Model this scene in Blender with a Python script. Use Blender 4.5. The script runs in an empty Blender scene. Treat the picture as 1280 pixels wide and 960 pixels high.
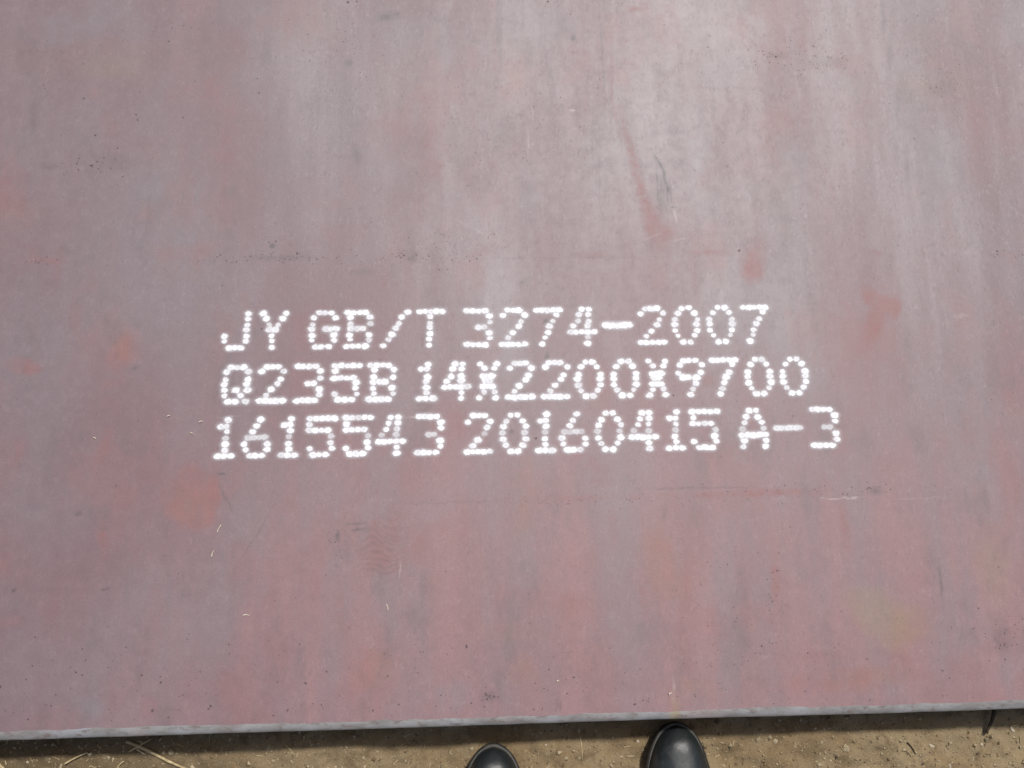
import bpy, bmesh, math, random
import numpy as np
from mathutils import Matrix, Vector

random.seed(7)
rng = np.random.default_rng(11)
scene = bpy.context.scene
C = scene.collection

# ------------------------------------------------------------------ camera
# World: plate top is z = 0, its near end lies along y = 0, x runs along the end.
F = 1000.0                       # focal length in pixels of the 1280 px wide photograph
H = 1.02                         # lens height above the plate
TILT = math.radians(11.0)
Xc = np.array([27.4, 0.430, -1.0]); Xc /= np.linalg.norm(Xc)
Yc = np.array([0.0, math.cos(TILT), -math.sin(TILT)]); Yc -= Xc * Yc.dot(Xc); Yc /= np.linalg.norm(Yc)
Zc = np.cross(Xc, Yc)
ROT = np.array([Xc, Yc, Zc])     # camera -> world


def ray(px, py):
    return ROT @ np.array([(px - 640.0) / F, (480.0 - py) / F, -1.0])


r0 = ray(640, 907)
CAM = np.array([0.0, -r0[1] / -r0[2] * H, H])
CAM[0] = 0.0


def at(px, py, z=0.0):
    """point of the plane at height z seen at that place of the photograph (x, y)"""
    d = ray(px, py)
    t = (z - CAM[2]) / d[2]
    p = CAM + d * t
    return p[0], p[1]


cam_data = bpy.data.cameras.new('camera')
cam_data.sensor_width = 36.0
cam_data.lens = 36.0 * F / 1280.0
cam_data.clip_start = 0.01
cam_data.clip_end = 200.0
cam = bpy.data.objects.new('camera', cam_data)
C.objects.link(cam)
M4 = Matrix.Identity(4)
for i in range(3):
    for j in range(3):
        M4[i][j] = ROT[i][j]
    M4[i][3] = CAM[i]
cam.matrix_world = M4
scene.camera = cam

# ------------------------------------------------------------------ sky, sun, exposure
SUN_EL = math.radians(62.0)
SUN_AZ = math.radians(24.0)      # from +Y towards +X
world = bpy.data.worlds.new('World')
scene.world = world
world.use_nodes = True
wn = world.node_tree.nodes
wl = world.node_tree.links
bg = wn['Background']
sky = wn.new('ShaderNodeTexSky')
sky.sky_type = 'NISHITA'
sky.sun_disc = False
sky.sun_elevation = SUN_EL
sky.sun_rotation = SUN_AZ
sky.air_density = 1.0
sky.dust_density = 4.0
sky.ozone_density = 1.0
wl.new(sky.outputs[0], bg.inputs[0])
bg.inputs[1].default_value = 0.080

sun_data = bpy.data.lights.new('sun', 'SUN')
sun_data.energy = 3.3
sun_data.angle = math.radians(4.0)
sun_data.color = (1.0, 0.965, 0.935)
sun = bpy.data.objects.new('sun', sun_data)
C.objects.link(sun)
sd = Vector((math.sin(SUN_AZ) * math.cos(SUN_EL), math.cos(SUN_AZ) * math.cos(SUN_EL), math.sin(SUN_EL)))
sun.rotation_euler = sd.to_track_quat('Z', 'Y').to_euler()
sun.location = sd * 6

scene.view_settings.view_transform = 'Standard'
scene.view_settings.look = 'None'
scene.view_settings.exposure = 0.08
scene.view_settings.gamma = 1.0
scene.view_settings.use_curve_mapping = False
scene.render.engine = 'CYCLES'
scene.cycles.transparent_max_bounces = 24


# ------------------------------------------------------------------ helpers
def new_mesh_object(name, verts, faces, mat, parent=None, smooth=True):
    me = bpy.data.meshes.new(name)
    me.from_pydata([tuple(map(float, v)) for v in verts], [], [tuple(map(int, f)) for f in faces])
    me.update()
    if smooth:
        me.polygons.foreach_set('use_smooth', [True] * len(me.polygons))
    o = bpy.data.objects.new(name, me)
    C.objects.link(o)
    for m in (mat if isinstance(mat, list) else [mat]):
        me.materials.append(m)
    if parent is not None:
        o.parent = parent
    return o


def empty(name, loc=(0, 0, 0), rz=0.0):
    o = bpy.data.objects.new(name, None)
    C.objects.link(o)
    o.location = loc
    o.rotation_euler = (0, 0, rz)
    o.empty_display_size = 0.05
    return o


def tag(o, label=None, cat=None, group=None, kind=None):
    if label: o['label'] = label
    if cat: o['category'] = cat
    if group: o['group'] = group
    if kind: o['kind'] = kind
    return o


def vnoise(x, y, cell, seed):
    """smooth value noise, 0..1"""
    g = np.random.default_rng(seed).random((257, 257))
    u = x / cell + 57.3; v = y / cell + 91.7
    iu = np.floor(u).astype(int); iv = np.floor(v).astype(int)
    fu = u - iu; fv = v - iv
    fu = fu * fu * (3 - 2 * fu); fv = fv * fv * (3 - 2 * fv)
    a = g[iu % 257, iv % 257]; b = g[(iu + 1) % 257, iv % 257]
    c = g[iu % 257, (iv + 1) % 257]; d = g[(iu + 1) % 257, (iv + 1) % 257]
    return (a * (1 - fu) + b * fu) * (1 - fv) + (c * (1 - fu) + d * fu) * fv


class NT:
    """small node-tree builder"""
    def __init__(self, name):
        self.mat = bpy.data.materials.new(name)
        self.mat.use_nodes = True
        self.n = self.mat.node_tree.nodes
        self.l = self.mat.node_tree.links
        self.bsdf = self.n['Principled BSDF']

    def add(self, t, **kw):
        n = self.n.new(t)
        for k, v in kw.items():
            setattr(n, k, v)
        return n

    def plug(self, sock, v):
        if isinstance(v, bpy.types.NodeSocket):
            self.l.new(v, sock)
        else:
            sock.default_value = v

    def coords(self):
        return self.add('ShaderNodeTexCoord').outputs['Object']

    def mapping(self, vec, loc=(0, 0, 0), rot=(0, 0, 0), scale=(1, 1, 1), typ='POINT'):
        m = self.add('ShaderNodeMapping', vector_type=typ)
        self.plug(m.inputs['Vector'], vec)
        m.inputs['Location'].default_value = loc
        m.inputs['Rotation'].default_value = rot
        m.inputs['Scale'].default_value = scale
        return m.outputs[0]

    def noise(self, vec, scale, detail=2.0, rough=0.5, out='Fac', dist=0.0):
        n = self.add('ShaderNodeTexNoise')
        self.plug(n.inputs['Vector'], vec)
        n.inputs['Scale'].default_value = scale
        n.inputs['Detail'].default_value = detail
        n.inputs['Roughness'].default_value = rough
        n.inputs['Distortion'].default_value = dist
        return n.outputs[out]

    def math(self, op, a, b=0.0, c=0.0, clamp=False):
        n = self.add('ShaderNodeMath', operation=op, use_clamp=clamp)
        self.plug(n.inputs[0], a); self.plug(n.inputs[1], b); self.plug(n.inputs[2], c)
        return n.outputs[0]

    def vmath(self, op, a, b=(0, 0, 0), s=1.0):
        n = self.add('ShaderNodeVectorMath', operation=op)
        self.plug(n.inputs[0], a); self.plug(n.inputs[1], b)
        if op == 'SCALE': self.plug(n.inputs['Scale'], s)
        return n.outputs['Value'] if op in ('LENGTH', 'DISTANCE', 'DOT_PRODUCT') else n.outputs[0]

    def remap(self, v, a, b, c=0.0, d=1.0, smooth=True):
        n = self.add('ShaderNodeMapRange', interpolation_type='SMOOTHSTEP' if smooth else 'LINEAR')
        self.plug(n.inputs[0], v)
        for i, q in enumerate((a, b, c, d)):
            self.plug(n.inputs[i + 1], q)
        return n.outputs[0]

    def mix(self, f, a, b, mode='MIX'):
        n = self.add('ShaderNodeMix', data_type='RGBA', blend_type=mode)
        self.plug(n.inputs[0], f)
        for s, v in ((n.inputs[6], a), (n.inputs[7], b)):
            if isinstance(v, tuple) and len(v) == 3: v = (*v, 1.0)
            self.plug(s, v)
        return n.outputs[2]

    def bump(self, height, strength, dist, normal=None):
        n = self.add('ShaderNodeBump')
        n.inputs['Strength'].default_value = strength
        n.inputs['Distance'].default_value = dist
        self.plug(n.inputs['Height'], height)
        if normal is not None: self.l.new(normal, n.inputs['Normal'])
        return n.outputs[0]

    def out(self, color, rough, normal=None, spec=0.5, metal=0.0):
        self.plug(self.bsdf.inputs['Base Color'], (*color, 1.0) if isinstance(color, tuple) and len(color) == 3 else color)
        self.plug(self.bsdf.inputs['Roughness'], rough)
        self.plug(self.bsdf.inputs['Specular IOR Level'], spec)
        self.plug(self.bsdf.inputs['Metallic'], metal)
        if normal is not None: self.l.new(normal, self.bsdf.inputs['Normal'])
        return self.mat


# ------------------------------------------------------------------ plate material
# stains, scuffs and rust patches of the plate, listed by where they lie on it
# (x, y, half width, half height, turn in degrees, strength, softness)
RED = [
    (155, 438, 15, 32, -18, .75, .7), (140, 478, 20, 9, 20, .45, .8), (24, 458, 22, 11, -16, .75, .5), (100, 455, 40, 45, 10, .30, .9),
    (243, 617, 25, 27, 0, .75, .35), (285, 605, 40, 30, 0, .35, .9), (1103, 372, 22, 22, 0, 1., .55), (1088, 402, 13, 36, -24, .85, .7),
    (940, 325, 15, 30, -22, .85, .7), (978, 285, 10, 40, 12, .30, .9), (1110, 355, 18, 40, 8, .35, .9), (1094, 316, 12, 4, 0, .55, .8),
    (1255, 317, 18, 5, 0, .35, .9), (885, 316, 40, 4, 0, .45, .9),
    (764, 110, 2.5, 70, -3, .40, .9), (771, 150, 3, 40, 8, .55, .9), (782, 165, 7, 44, 11, .60, .9), (790, 195, 7.5, 44, 12, .75, .8), (799, 228, 7.5, 44, 14, .80, .8), (808, 258, 7.8, 36, 16, .80, .8), (816, 280, 14, 24, 20, .80, .8), (832, 290, 20, 14, -5, .70, .9),
    (840, 300, 30, 12, 20, .35, .9), (745, 318, 22, 5, 0, .45, .9),
    (590, 312, 36, 26, 0, .42, 1.), (560, 330, 30, 40, 0, .25, 1.), (476, 690, 28, 40, 0, .62, .45), (470, 660, 30, 24, 0, .35, .9),
    (820, 690, 26, 55, 6, .55, .9), (804, 745, 7, 30, 0, .50, .8), (125, 565, 8, 34, -16, .50, .8), (128, 672, 6, 28, 8, .55, .7),
    (152, 628, 16, 16, 0, .35, .9), (230, 310, 50, 14, 0, .42, .9), (55, 325, 30, 6, -4, .60, .8), (50, 305, 30, 16, 0, .30, 1.),
    (220, 118, 18, 15, 0, .35, .9), (195, 180, 38, 22, 10, .32, .9), (228, 190, 8, 20, 0, .35, .9), (290, 62, 20, 20, 0, .30, 1.),
    (720, 748, 28, 18, 0, .50, .9), (1050, 851, 110, 15, 0, .60, .9), (1128, 828, 30, 26, 0, .55, .9), (965, 616, 60, 5, 0, .75, .8),
    (885, 619, 22, 4, 0, .65, .8), (740, 622, 130, 5, 0, .45, .9), (969, 728, 6, 32, -4, .70, .7), (975, 770, 9, 20, -20, .45, .9),
    (1056, 660, 6, 36, 0, .60, .8), (866, 720, 18, 70, 0, .45, .9), (855, 815, 14, 50, 0, .45, .9), (640, 600, 34, 34, 0, .38, 1.),
    (505, 588, 28, 40, 0, .42, 1.), (445, 605, 20, 50, 0, .35, 1.), (520, 680, 14, 26, 0, .38, .9), (580, 660, 10, 36, 4, .38, .9),
    (600, 770, 26, 24, 0, .36, 1.), (650, 745, 70, 20, 0, .35, 1.), (483, 845, 30, 36, 0, .50, .9), (655, 840, 28, 26, 0, .42, .9),
    (760, 585, 26, 40, 0, .36, 1.), (790, 640, 40, 40, 0, .32, 1.), (905, 790, 24, 18, 0, .45, .9), (1010, 820, 60, 12, 0, .35, .9),
    (345, 845, 40, 60, 0, .32, 1.), (190, 890, 10, 14, 0, .60, .8), (60, 895, 34, 18, 0, .42, .9), (75, 770, 50, 50, 0, .30, 1.),
    (205, 790, 30, 60, 0, .34, 1.), (10, 690, 26, 70, 0, .42, .9), (12, 590, 18, 40, 0, .50, .9), (8, 780, 20, 8, 0, .50, .8),
    (355, 610, 30, 30, 0, .36, 1.), (380, 760, 40, 30, 0, .32, 1.), (10, 250, 14, 70, 0, .30, 1.), (140, 860, 30, 30, 0, .36, 1.),
    (375, 415, 26, 22, 0, .22, 1.), (570, 530, 14, 16, 0, .42, .9), (888, 477, 9, 10, 0, .60, .8), (735, 570, 30, 20, 0, .4, 1.),
    (960, 70, 60, 22, 0, .25, 1.), (1000, 55, 14, 20, 0, .35, .9), (1055, 62, 20, 40, 0, .26, 1.), (795, 12, 14, 4, 6, .65, .7),
    (1265, 590, 16, 40, 0, .34, 1.), (1270, 490, 14, 30, 0, .34, 1.), (1100, 590, 60, 20, 0, .25, 1.), (1130, 480, 20, 90, 0, .22, 1.),
    (855, 860, 50, 20, 0, .3, 1.), (960, 870, 80, 10, 0, .3, 1.), (1140, 725, 12, 14, 0, .35, 1.), (265, 530, 26, 26, 0, .25, 1.),
    (448, 400, 22, 16, 0, .22, 1.), (500, 400, 8, 14, 0, .45, .9), (700, 525, 40, 40, 0, .22, 1.), (640, 520, 60, 30, 0, .2, 1.),
]
ORANGE = [
    (240, 630, 20, 16, 0, .35, .7), (155, 432, 10, 20, 14, .45, .9), (825, 698, 20, 36, 8, .55, .9), (845, 730, 18, 12, 0, .45, .9),
    (1135, 786, 24, 26, 20, .80, .8), (1085, 851, 46, 12, 0, .45, .9), (480, 842, 16, 16, 0, .5, .9), (645, 790, 40, 10, 0, .38, .9),
    (650, 640, 10, 26, 0, .50, .9), (655, 585, 14, 30, 0, .40, .9), (655, 846, 16, 26, 0, .38, .9), (865, 855, 22, 12, 0, .5, .9),
    (845, 886, 6, 16, 0, .65, .7), (518, 100, 30, 40, 0, .20, 1.), (640, 90, 16, 50, 0, .24, 1.), (35, 70, 40, 30, 0, .30, 1.),
    (130, 60, 60, 14, 0, .28, 1.), (1210, 110, 30, 30, 0, .25, 1.), (1275, 520, 12, 20, 0, .3, 1.), (30, 270, 30, 16, 0, .2, 1.),
    (400, 40, 34, 40, 0, .2, 1.), (360, 40, 20, 30, 0, .18, 1.),
]
KHAKI = [(1103, 762, 42, 26, -24, .55, .8), (1125, 790, 34, 16, 24, .35, .8), (1238, 705, 22, 34, 0, .40, 1.), (140, 82, 50, 16, 0, .25, 1.),
         (845, 888, 4, 16, 0, .5, .8), (1150, 108, 30, 20, 0, .28, 1.)]
GREY = [
    (1215, 600, 26, 70, 0, .75, .9), (1235, 640, 40, 60, 0, .5, 1.), (1225, 520, 30, 60, 0, .35, 1.), (1175, 200, 36, 70, 0, .45, 1.),
    (995, 200, 18, 30, 0, .40, .9), (560, 60, 46, 40, 0, .45, 1.), (690, 20, 24, 26, 0, .45, .9), (660, 250, 16, 46, 6, .5, .9),
    (570, 255, 20, 20, 0, .45, .9), (480, 190, 30, 50, 0, .35, 1.), (85, 30, 50, 24, 0, .5, 1.), (330, 30, 60, 24, 0, .3, 1.),
    (60, 170, 60, 50, 0, .3, 1.), (240, 240, 50, 40, 0, .35, 1.), (350, 210, 30, 40, 0, .3, 1.), (190, 740, 26, 40, 0, .35, 1.),
    (90, 640, 40, 60, 0, .3, 1.), (240, 790, 30, 40, 0, .4, .9), (110, 880, 14, 12, 0, .6, .8), (550, 640, 30, 30, 0, .4, .9),
    (530, 720, 30, 30, 0, .35, 1.), (565, 880, 20, 16, 0, .5, .8), (610, 760, 10, 30, 0, .35, .9), (770, 700, 20, 50, 0, .25, 1.),
    (780, 780, 26, 30, 0, .35, .9), (930, 680, 50, 60, 0, .25, 1.), (1010, 720, 30, 60, 0, .3, 1.), (1060, 720, 26, 40, 0, .3, 1.),
    (1200, 780, 30, 60, 0, .35, 1.), (1262, 830, 16, 30, -20, .4, .9), (1270, 30, 26, 30, 0, .45, 1.), (1150, 20, 30, 30, 0, .3, 1.),
    (880, 200, 20, 60, 0, .35, 1.), (895, 90, 24, 24, 0, .35, 1.), (455, 660, 8, 34, 0, .4, .9), (905, 730, 22, 26, 0, .35, 1.),
]
DARK = [
    (484, 21, 15, 6, 16, .60, .9), (437, 79, 6, 5, 0, .5, .9), (446, 195, 6, 12, 14, .4, .9), (553, 25, 16, 3, 0, .3, .9),
    (716, 48, 3, 6, -20, .8, .7), (822, 92, 8, 7, 0, .45, .9), (816, 168, 6, 5, 0, .45, .9), (690, 92, 5, 9, -10, .35, .9),
    (820, 197, 1.8, 6, 20, .7, .7), (826, 208, 1.6, 14, 22, .85, .7), (832, 226, 1.6, 18, 12, .9, .7), (834, 242, 1.2, 16, 2, .7, .8), (822, 232, 1.1, 26, 0, .7, .8), (826, 245, 1.0, 20, -2, .5, .8), (829, 240, 1.0, 20, 4, .5, .8), (838, 240, 1.0, 16, 6, .5, .8), (828, 243, 7, 26, 3, .38, .8),
    (842, 259, 3.5, 1.2, 0, .9, .4), (851, 206, 4, 7, 0, .35, .9), (1104, 20, 4, 26, -4, .40, .9), (1112, 70, 4, 40, -8, .35, .9),
    (1122, 140, 4, 60, -7, .32, .9), (1133, 205, 3, 60, -3, .30, .9), (624, 30, 4, 60, 0, .30, .9), (633, 170, 16, 30, 0, .22, 1.),
    (752, 60, 1.4, 70, 1, .35, .8), (741, 160, 1.6, 50, -3, .3, .8), (749, 220, 1.4, 40, -2, .3, .8), (575, 190, 20, 36, 20, .2, 1.),
    (515, 320, 10, 7, 0, .42, .9), (655, 352, 8, 5, 30, .35, .9), (453, 340, 14, 4, 0, .3, .9), (685, 402, 5, 4, 30, .75, .6),
    (684, 444, 3, 5, -20, .75, .6), (422, 670, 2.5, 7, 10, .65, .7), (428, 690, 10, 16, 0, .18, 1.), (612, 872, 9, 6, 10, .4, .9),
    (698, 880, 3, 7, 0, .4, .9), (1095, 613, 7, 5, 0, .45, .9), (97, 642, 4, 3, 0, .6, .8), (17, 738, 3, 2, 30, .6, .8),
    (350, 322, 34, 3.5, 0, .38, .9), (320, 668, .8, 38, -30, .30, .9), (282, 622, 1.2, 18, 28, .35, .8), (1255, 800, 22, 16, 0, .28, 1.),
    (1176, 730, 2, 26, 0, .3, .9), (920, 820, 20, 40, 0, .22, 1.), (930, 750, 6, 40, 0, .18, 1.),
    (1000, 700, 8, 60, 0, .14, 1.), (1040, 75, 24, 8, 0, .28, .9), (975, 70, 12, 6, 0, .3, .9), (1170, 110, 20, 12, 0, .25, .9),
    (1215, 70, 14, 16, 0, .25, .9), (830, 640, 4, 10, 0, .35, .9), (42, 150, 5, 28, 0, .25, .9), (340, 307, 3.6, 3.4, 0, .85, .6),
    (132, 736, 5, 1., 8, .7, .6), (276, 592, 4, 1., -8, .7, .6), (640, 540, 3, 3, 0, .6, .8), (536, 508, 6, 3, 40, .4, .9),
    (170, 460, 6, 3, 20, .4, .9), (870, 610, 60, 1.2, 0, .35, .9), (560, 628, 60, .9, 0, .22, .9), (720, 322, 200, .9, 0, .18, .9),
    (445, 655, 12, 1.6, 4, .4, .9), (448, 662, 9, 1.4, 8, .4, .9), (60, 208, 12, 5, 0, .35, 1.), (150, 200, 18, 10, 0, .3, 1.),
]
LIGHT = [
    (1048, 623, 22, .8, 1, .55, .8), (1068, 623, 4, 1.3, 0, .8, .7), (716, 137, 3.5, .9, 0, .85, .5), (844, 268, 1.4, 8, 6, .6, .7),
    (846, 300, 12, .9, 10, .3, .9), (815, 296, 12, .8, 20, .3, .9), (520, 521, 12, .9, 2, .6, .8), (285, 521, 16, .9, 0, .25, .9),
    (666, 140, 1.2, 12, 0, .3, .9), (660, 180, 1.2, 20, 0, .3, .9), (500, 710, 1., 10, 0, .45, .8), (1150, 623, 40, .7, 0, .18, .9),
    (842, 860, 1.4, 14, 0, .3, .9), (1200, 395, 8, 3, 0, .25, .9), (600, 290, 30, 1, -30, .2, .9),
]


def fbm(x, y, cell, seed, octs=3, gain=.5):
    v = 0; amp = 1; tot = 0
    for o in range(octs):
        v = v + amp * vnoise(x, y, cell / 2 ** o, seed + o * 13)
        tot += amp; amp *= gain
    return v / tot


def smoothstep(e0, e1, v):
    q = np.clip((v - e0) / (e1 - e0), 0, 1)
    return q * q * (3 - 2 * q)


def stain_masks(x, y):
    """cover of each kind of stain at the places x, y of the plate"""
    k = H / F
    wx = (fbm(x, y, .11, 101) - .5) * .075 + (fbm(x, y, .026, 131) - .5) * .030
    wy = (fbm(x, y, .11, 151) - .5) * .075 + (fbm(x, y, .026, 171) - .5) * .030
    fx = (fbm(x, y, .007, 191, 2) - .5) * .0032
    fy = (fbm(x, y, .007, 211, 2) - .5) * .0032
    rag = .35 + 1.2 * fbm(x, y, .020, 231, 4, .7)
    ragf = .25 + 1.3 * fbm(x, y, .006, 251, 2, .7)
    brush = .55 + .9 * fbm(x, y * .12, .012, 271, 3, .6)       # stains drag along the rolling direction
    res = {}
    for name, lst in (('red', RED), ('orange', ORANGE), ('khaki', KHAKI), ('grey', GREY), ('dark', DARK), ('light', LIGHT)):
        tot = np.zeros_like(x)
        for (px, py, rx, ry, rot, s, soft) in lst:
            gx, gy = at(px, py)
            mn = min(rx, ry)
            wk = min(1.0, (mn - 4) / 26.0) if mn >= 8 else 0.0
            reach = max(rx, ry) * k * 2.0 + .05 * wk + .008
            sel = (np.abs(x - gx) < reach) & (np.abs(y - gy) < reach)
            if not sel.any(): continue
            dx = x[sel] + wx[sel] * wk + fx[sel] - gx
            dy = y[sel] + wy[sel] * wk + fy[sel] - gy
            c, sn = math.cos(math.radians(rot)), math.sin(math.radians(rot))
            u = (dx * c + dy * sn) / (rx * k * 1.25); v = (-dx * sn + dy * c) / (ry * k * 1.25)
            m = s * smoothstep(1 + .45 * soft, 1 - 1.0 * soft, np.sqrt(u * u + v * v))
            m = m * (ragf[sel] if mn < 8 else rag[sel] * (brush[sel] if name in ('red', 'grey') and mn < 60 else 1.0))
            if name == 'dark' and mn >= 2.4: m = m * .68
            tot[sel] = np.maximum(tot[sel], m)
        res[name] = np.clip(tot, 0, 1)
    # chatter ripples left in the red patch below the bottom line
    rip = np.zeros_like(x)
    for (px, py, ax, ay, tilt, k_) in ((474, 690, .036, .056, .0, 1.0), (446, 664, .022, .020, .3, .7), (592, 306, .040, .030, -.9, .55), (838, 304, .030, .014, .2, .5)):
        gx, gy = at(px, py)
        d = np.sqrt(((x - gx + wx * .5) / ax) ** 2 + ((y - gy + wy * .5) / ay) ** 2)
        ph = (y + tilt * x + .004 * np.sin((x - gx) * 90) + (fbm(x, y, .03, 291) - .5) * .034) / .0076
        rip = np.maximum(rip, k_ * smoothstep(1.25, .3, d) * smoothstep(.35, .95, np.sin(ph * 6.283) * .5 + .5) * np.clip(ragf * rag, 0, 1))
    res['ripple'] = rip
    res['bloom'] = smoothstep(.52, .74, fbm(x, y * .6, .055, 311, 6, .64) * .9 + .05)
    res['smear'] = smoothstep(.54, .76, fbm(x, y * .45, .036, 331, 6, .72) * .9 + .05)
    return res


def plate_material():
    t = NT('mill_scale_steel')
    P = t.coords()
    A = t.add('ShaderNodeSeparateColor'); t.plug(A.inputs[0], t.add('ShaderNodeAttribute', attribute_name='stain_a').outputs['Color'])
    B = t.add('ShaderNodeSeparateColor'); t.plug(B.inputs[0], t.add('ShaderNodeAttribute', attribute_name='stain_b').outputs['Color'])
    Cc = t.add('ShaderNodeSeparateColor'); t.plug(Cc.inputs[0], t.add('ShaderNodeAttribute', attribute_name='stain_c').outputs['Color'])
    red, orange, khaki = A.outputs[0], A.outputs[1], A.outputs[2]
    grey, dark, light = B.outputs[0], B.outputs[1], B.outputs[2]
    ripple = Cc.outputs[0]
    n2 = t.noise(P, 70.0, 3.0, 0.6, 'Color')
    W3 = t.vmath('ADD', P, t.vmath('SCALE', t.vmath('SUBTRACT', n2, (.5, .5, .5)), s=0.012))
    fine = t.noise(P, 420.0, 2.0, 0.65)
    grain = t.noise(P, 1300.0, 2.0, 0.6)
    mott = t.noise(P, 60.0, 4.0, 0.65)
    broad = t.noise(t.mapping(P, scale=(1, .55, 1)), 5.5, 4.0, 0.55)
    streak = t.noise(t.mapping(W3, (3, 0, 0), scale=(1, .17, 1)), 15.0, 5.0, 0.62)
    streak2 = t.noise(t.mapping(W3, (9, 0, 0), scale=(1, .06, 1)), 75.0, 4.0, 0.65)

    MAUVE = (.162, .099, .106); ASH = (.168, .128, .137)
    col = t.mix(t.remap(broad, .36, .66), MAUVE, ASH)
    sep = t.add('ShaderNodeSeparateXYZ'); t.plug(sep.inputs[0], P)
    wob_ = t.math('MULTIPLY', t.math('SUBTRACT', broad, .5), .6)
    far = t.remap(t.math('ADD', sep.outputs[1], wob_), .28, .80, .34, 1.0)          # streaks strengthen away from the end
    lane = t.remap(t.math('ADD', sep.outputs[0], wob_), -.42, .02, .22, 1.0)        # and towards the right
    fl = t.math('MULTIPLY', far, lane)
    col = t.mix(t.math('MULTIPLY', t.remap(streak, .42, .70), t.math('MULTIPLY', fl, .66)), col, (.252, .205, .210))
    col = t.mix(t.math('MULTIPLY', t.remap(streak, .50, .30), t.math('MULTIPLY', fl, .40)), col, (.130, .094, .096))
    col = t.mix(t.math('MULTIPLY', t.remap(streak2, .52, .76), t.math('MULTIPLY', fl, .30)), col, (.285, .245, .247))
    col = t.mix(t.math('MULTIPLY', t.remap(streak2, .47, .28), t.math('MULTIPLY', fl, .30)), col, (.108, .076, .078))
    # the end of the plate is coloured redder and brighter along its middle
    rust = t.math('MULTIPLY', t.remap(t.math('ADD', sep.outputs[1], wob_), .62, .10), t.remap(t.math('ADD', sep.outputs[0], wob_), -.62, -.10))
    col = t.mix(t.math('MULTIPLY', rust, t.remap(streak, .34, .62, .95, .30)), col, (.248, .132, .132))
    # short worn strokes and stipple, mostly where the streaks are strong
    stip = t.noise(t.mapping(W3, (6, 1, 0), scale=(1, .40, 1)), 300.0, 3.0, 0.72)
    patch = t.remap(mott, .40, .62)
    stw = t.math('MULTIPLY', t.math('ADD', t.math('MULTIPLY', fl, .75), .25), t.math('ADD', t.math('MULTIPLY', patch, .7), .3))
    col = t.mix(t.math('MULTIPLY', t.remap(stip, .52, .68), t.math('MULTIPLY', stw, .68)), col, (.098, .068, .070))
    col = t.mix(t.math('MULTIPLY', t.remap(stip, .46, .32), t.math('MULTIPLY', stw, .45)), col, (.290, .255, .258))
    col = t.mix(t.math('MULTIPLY', grey, .62), col, (.172, .168, .182))
    col = t.mix(t.math('MULTIPLY', Cc.outputs[1], .34), col, (.215, .098, .092))
    brk = t.noise(t.mapping(P, (8, 3, 0), scale=(1, .6, 1)), 210.0, 5.0, 0.75)
    redg = t.remap(t.math('ADD', red, t.math('MULTIPLY', t.math('SUBTRACT', brk, .5), .75)), .02, 1.15, 0.0, .70)
    redg = t.math('MULTIPLY', redg, t.remap(red, .0, .12))
    col = t.mix(redg, col, (.230, .090, .083))
    col = t.mix(t.math('MULTIPLY', orange, .48, clamp=True), col, (.240, .125, .075))
    col = t.mix(t.math('MULTIPLY', khaki, .80, clamp=True), col, (.228, .165, .098))
    col = t.mix(t.math('MULTIPLY', Cc.outputs[2], .34), col, (.110, .085, .088))
    col = t.mix(t.math('MULTIPLY', ripple, .46), col, (.115, .066, .066))
    col = t.mix(t.math('MULTIPLY', dark, 1.25, clamp=True), col, (.050, .043, .045))
    col = t.mix(t.math('MULTIPLY', light, .70, clamp=True), col, (.48, .44, .42))
    vo = t.add('ShaderNodeTexVoronoi', feature='F1'); t.plug(vo.inputs['Vector'], W3); vo.inputs['Scale'].default_value = 150.0
    vr = t.add('ShaderNodeSeparateColor'); t.plug(vr.inputs[0], vo.outputs['Color'])
    pit = t.math('MULTIPLY', t.remap(vo.outputs['Distance'], .22, .06), t.math('GREATER_THAN', vr.outputs[0], .84))
    pit = t.math('MULTIPLY', pit, t.remap(t.noise(t.mapping(P, (2, 8, 0)), 9.0, 3.0), .45, .65))
    col = t.mix(t.math('MULTIPLY', pit, .42), col, (.075, .058, .060))
    g = t.math('ADD', t.math('MULTIPLY', t.math('SUBTRACT', fine, .5), .38), t.math('MULTIPLY', t.math('SUBTRACT', grain, .5), .40))
    g = t.math('ADD', g, t.math('MULTIPLY', t.math('SUBTRACT', mott, .5), .34))
    hsv = t.add('ShaderNodeHueSaturation'); t.plug(hsv.inputs['Color'], col); t.plug(hsv.inputs['Value'], t.math('ADD', g, 1.0))
    col = hsv.outputs[0]
    rough = t.math('ADD', t.remap(broad, .3, .7, .595, .545), t.math('MULTIPLY', t.math('SUBTRACT', mott, .5), .16))
    rough = t.math('ADD', rough, t.math('MULTIPLY', red, .06))
    nrm = t.bump(fine, .20, .0005)
    return t.out(col, rough, nrm, spec=.85)


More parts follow.
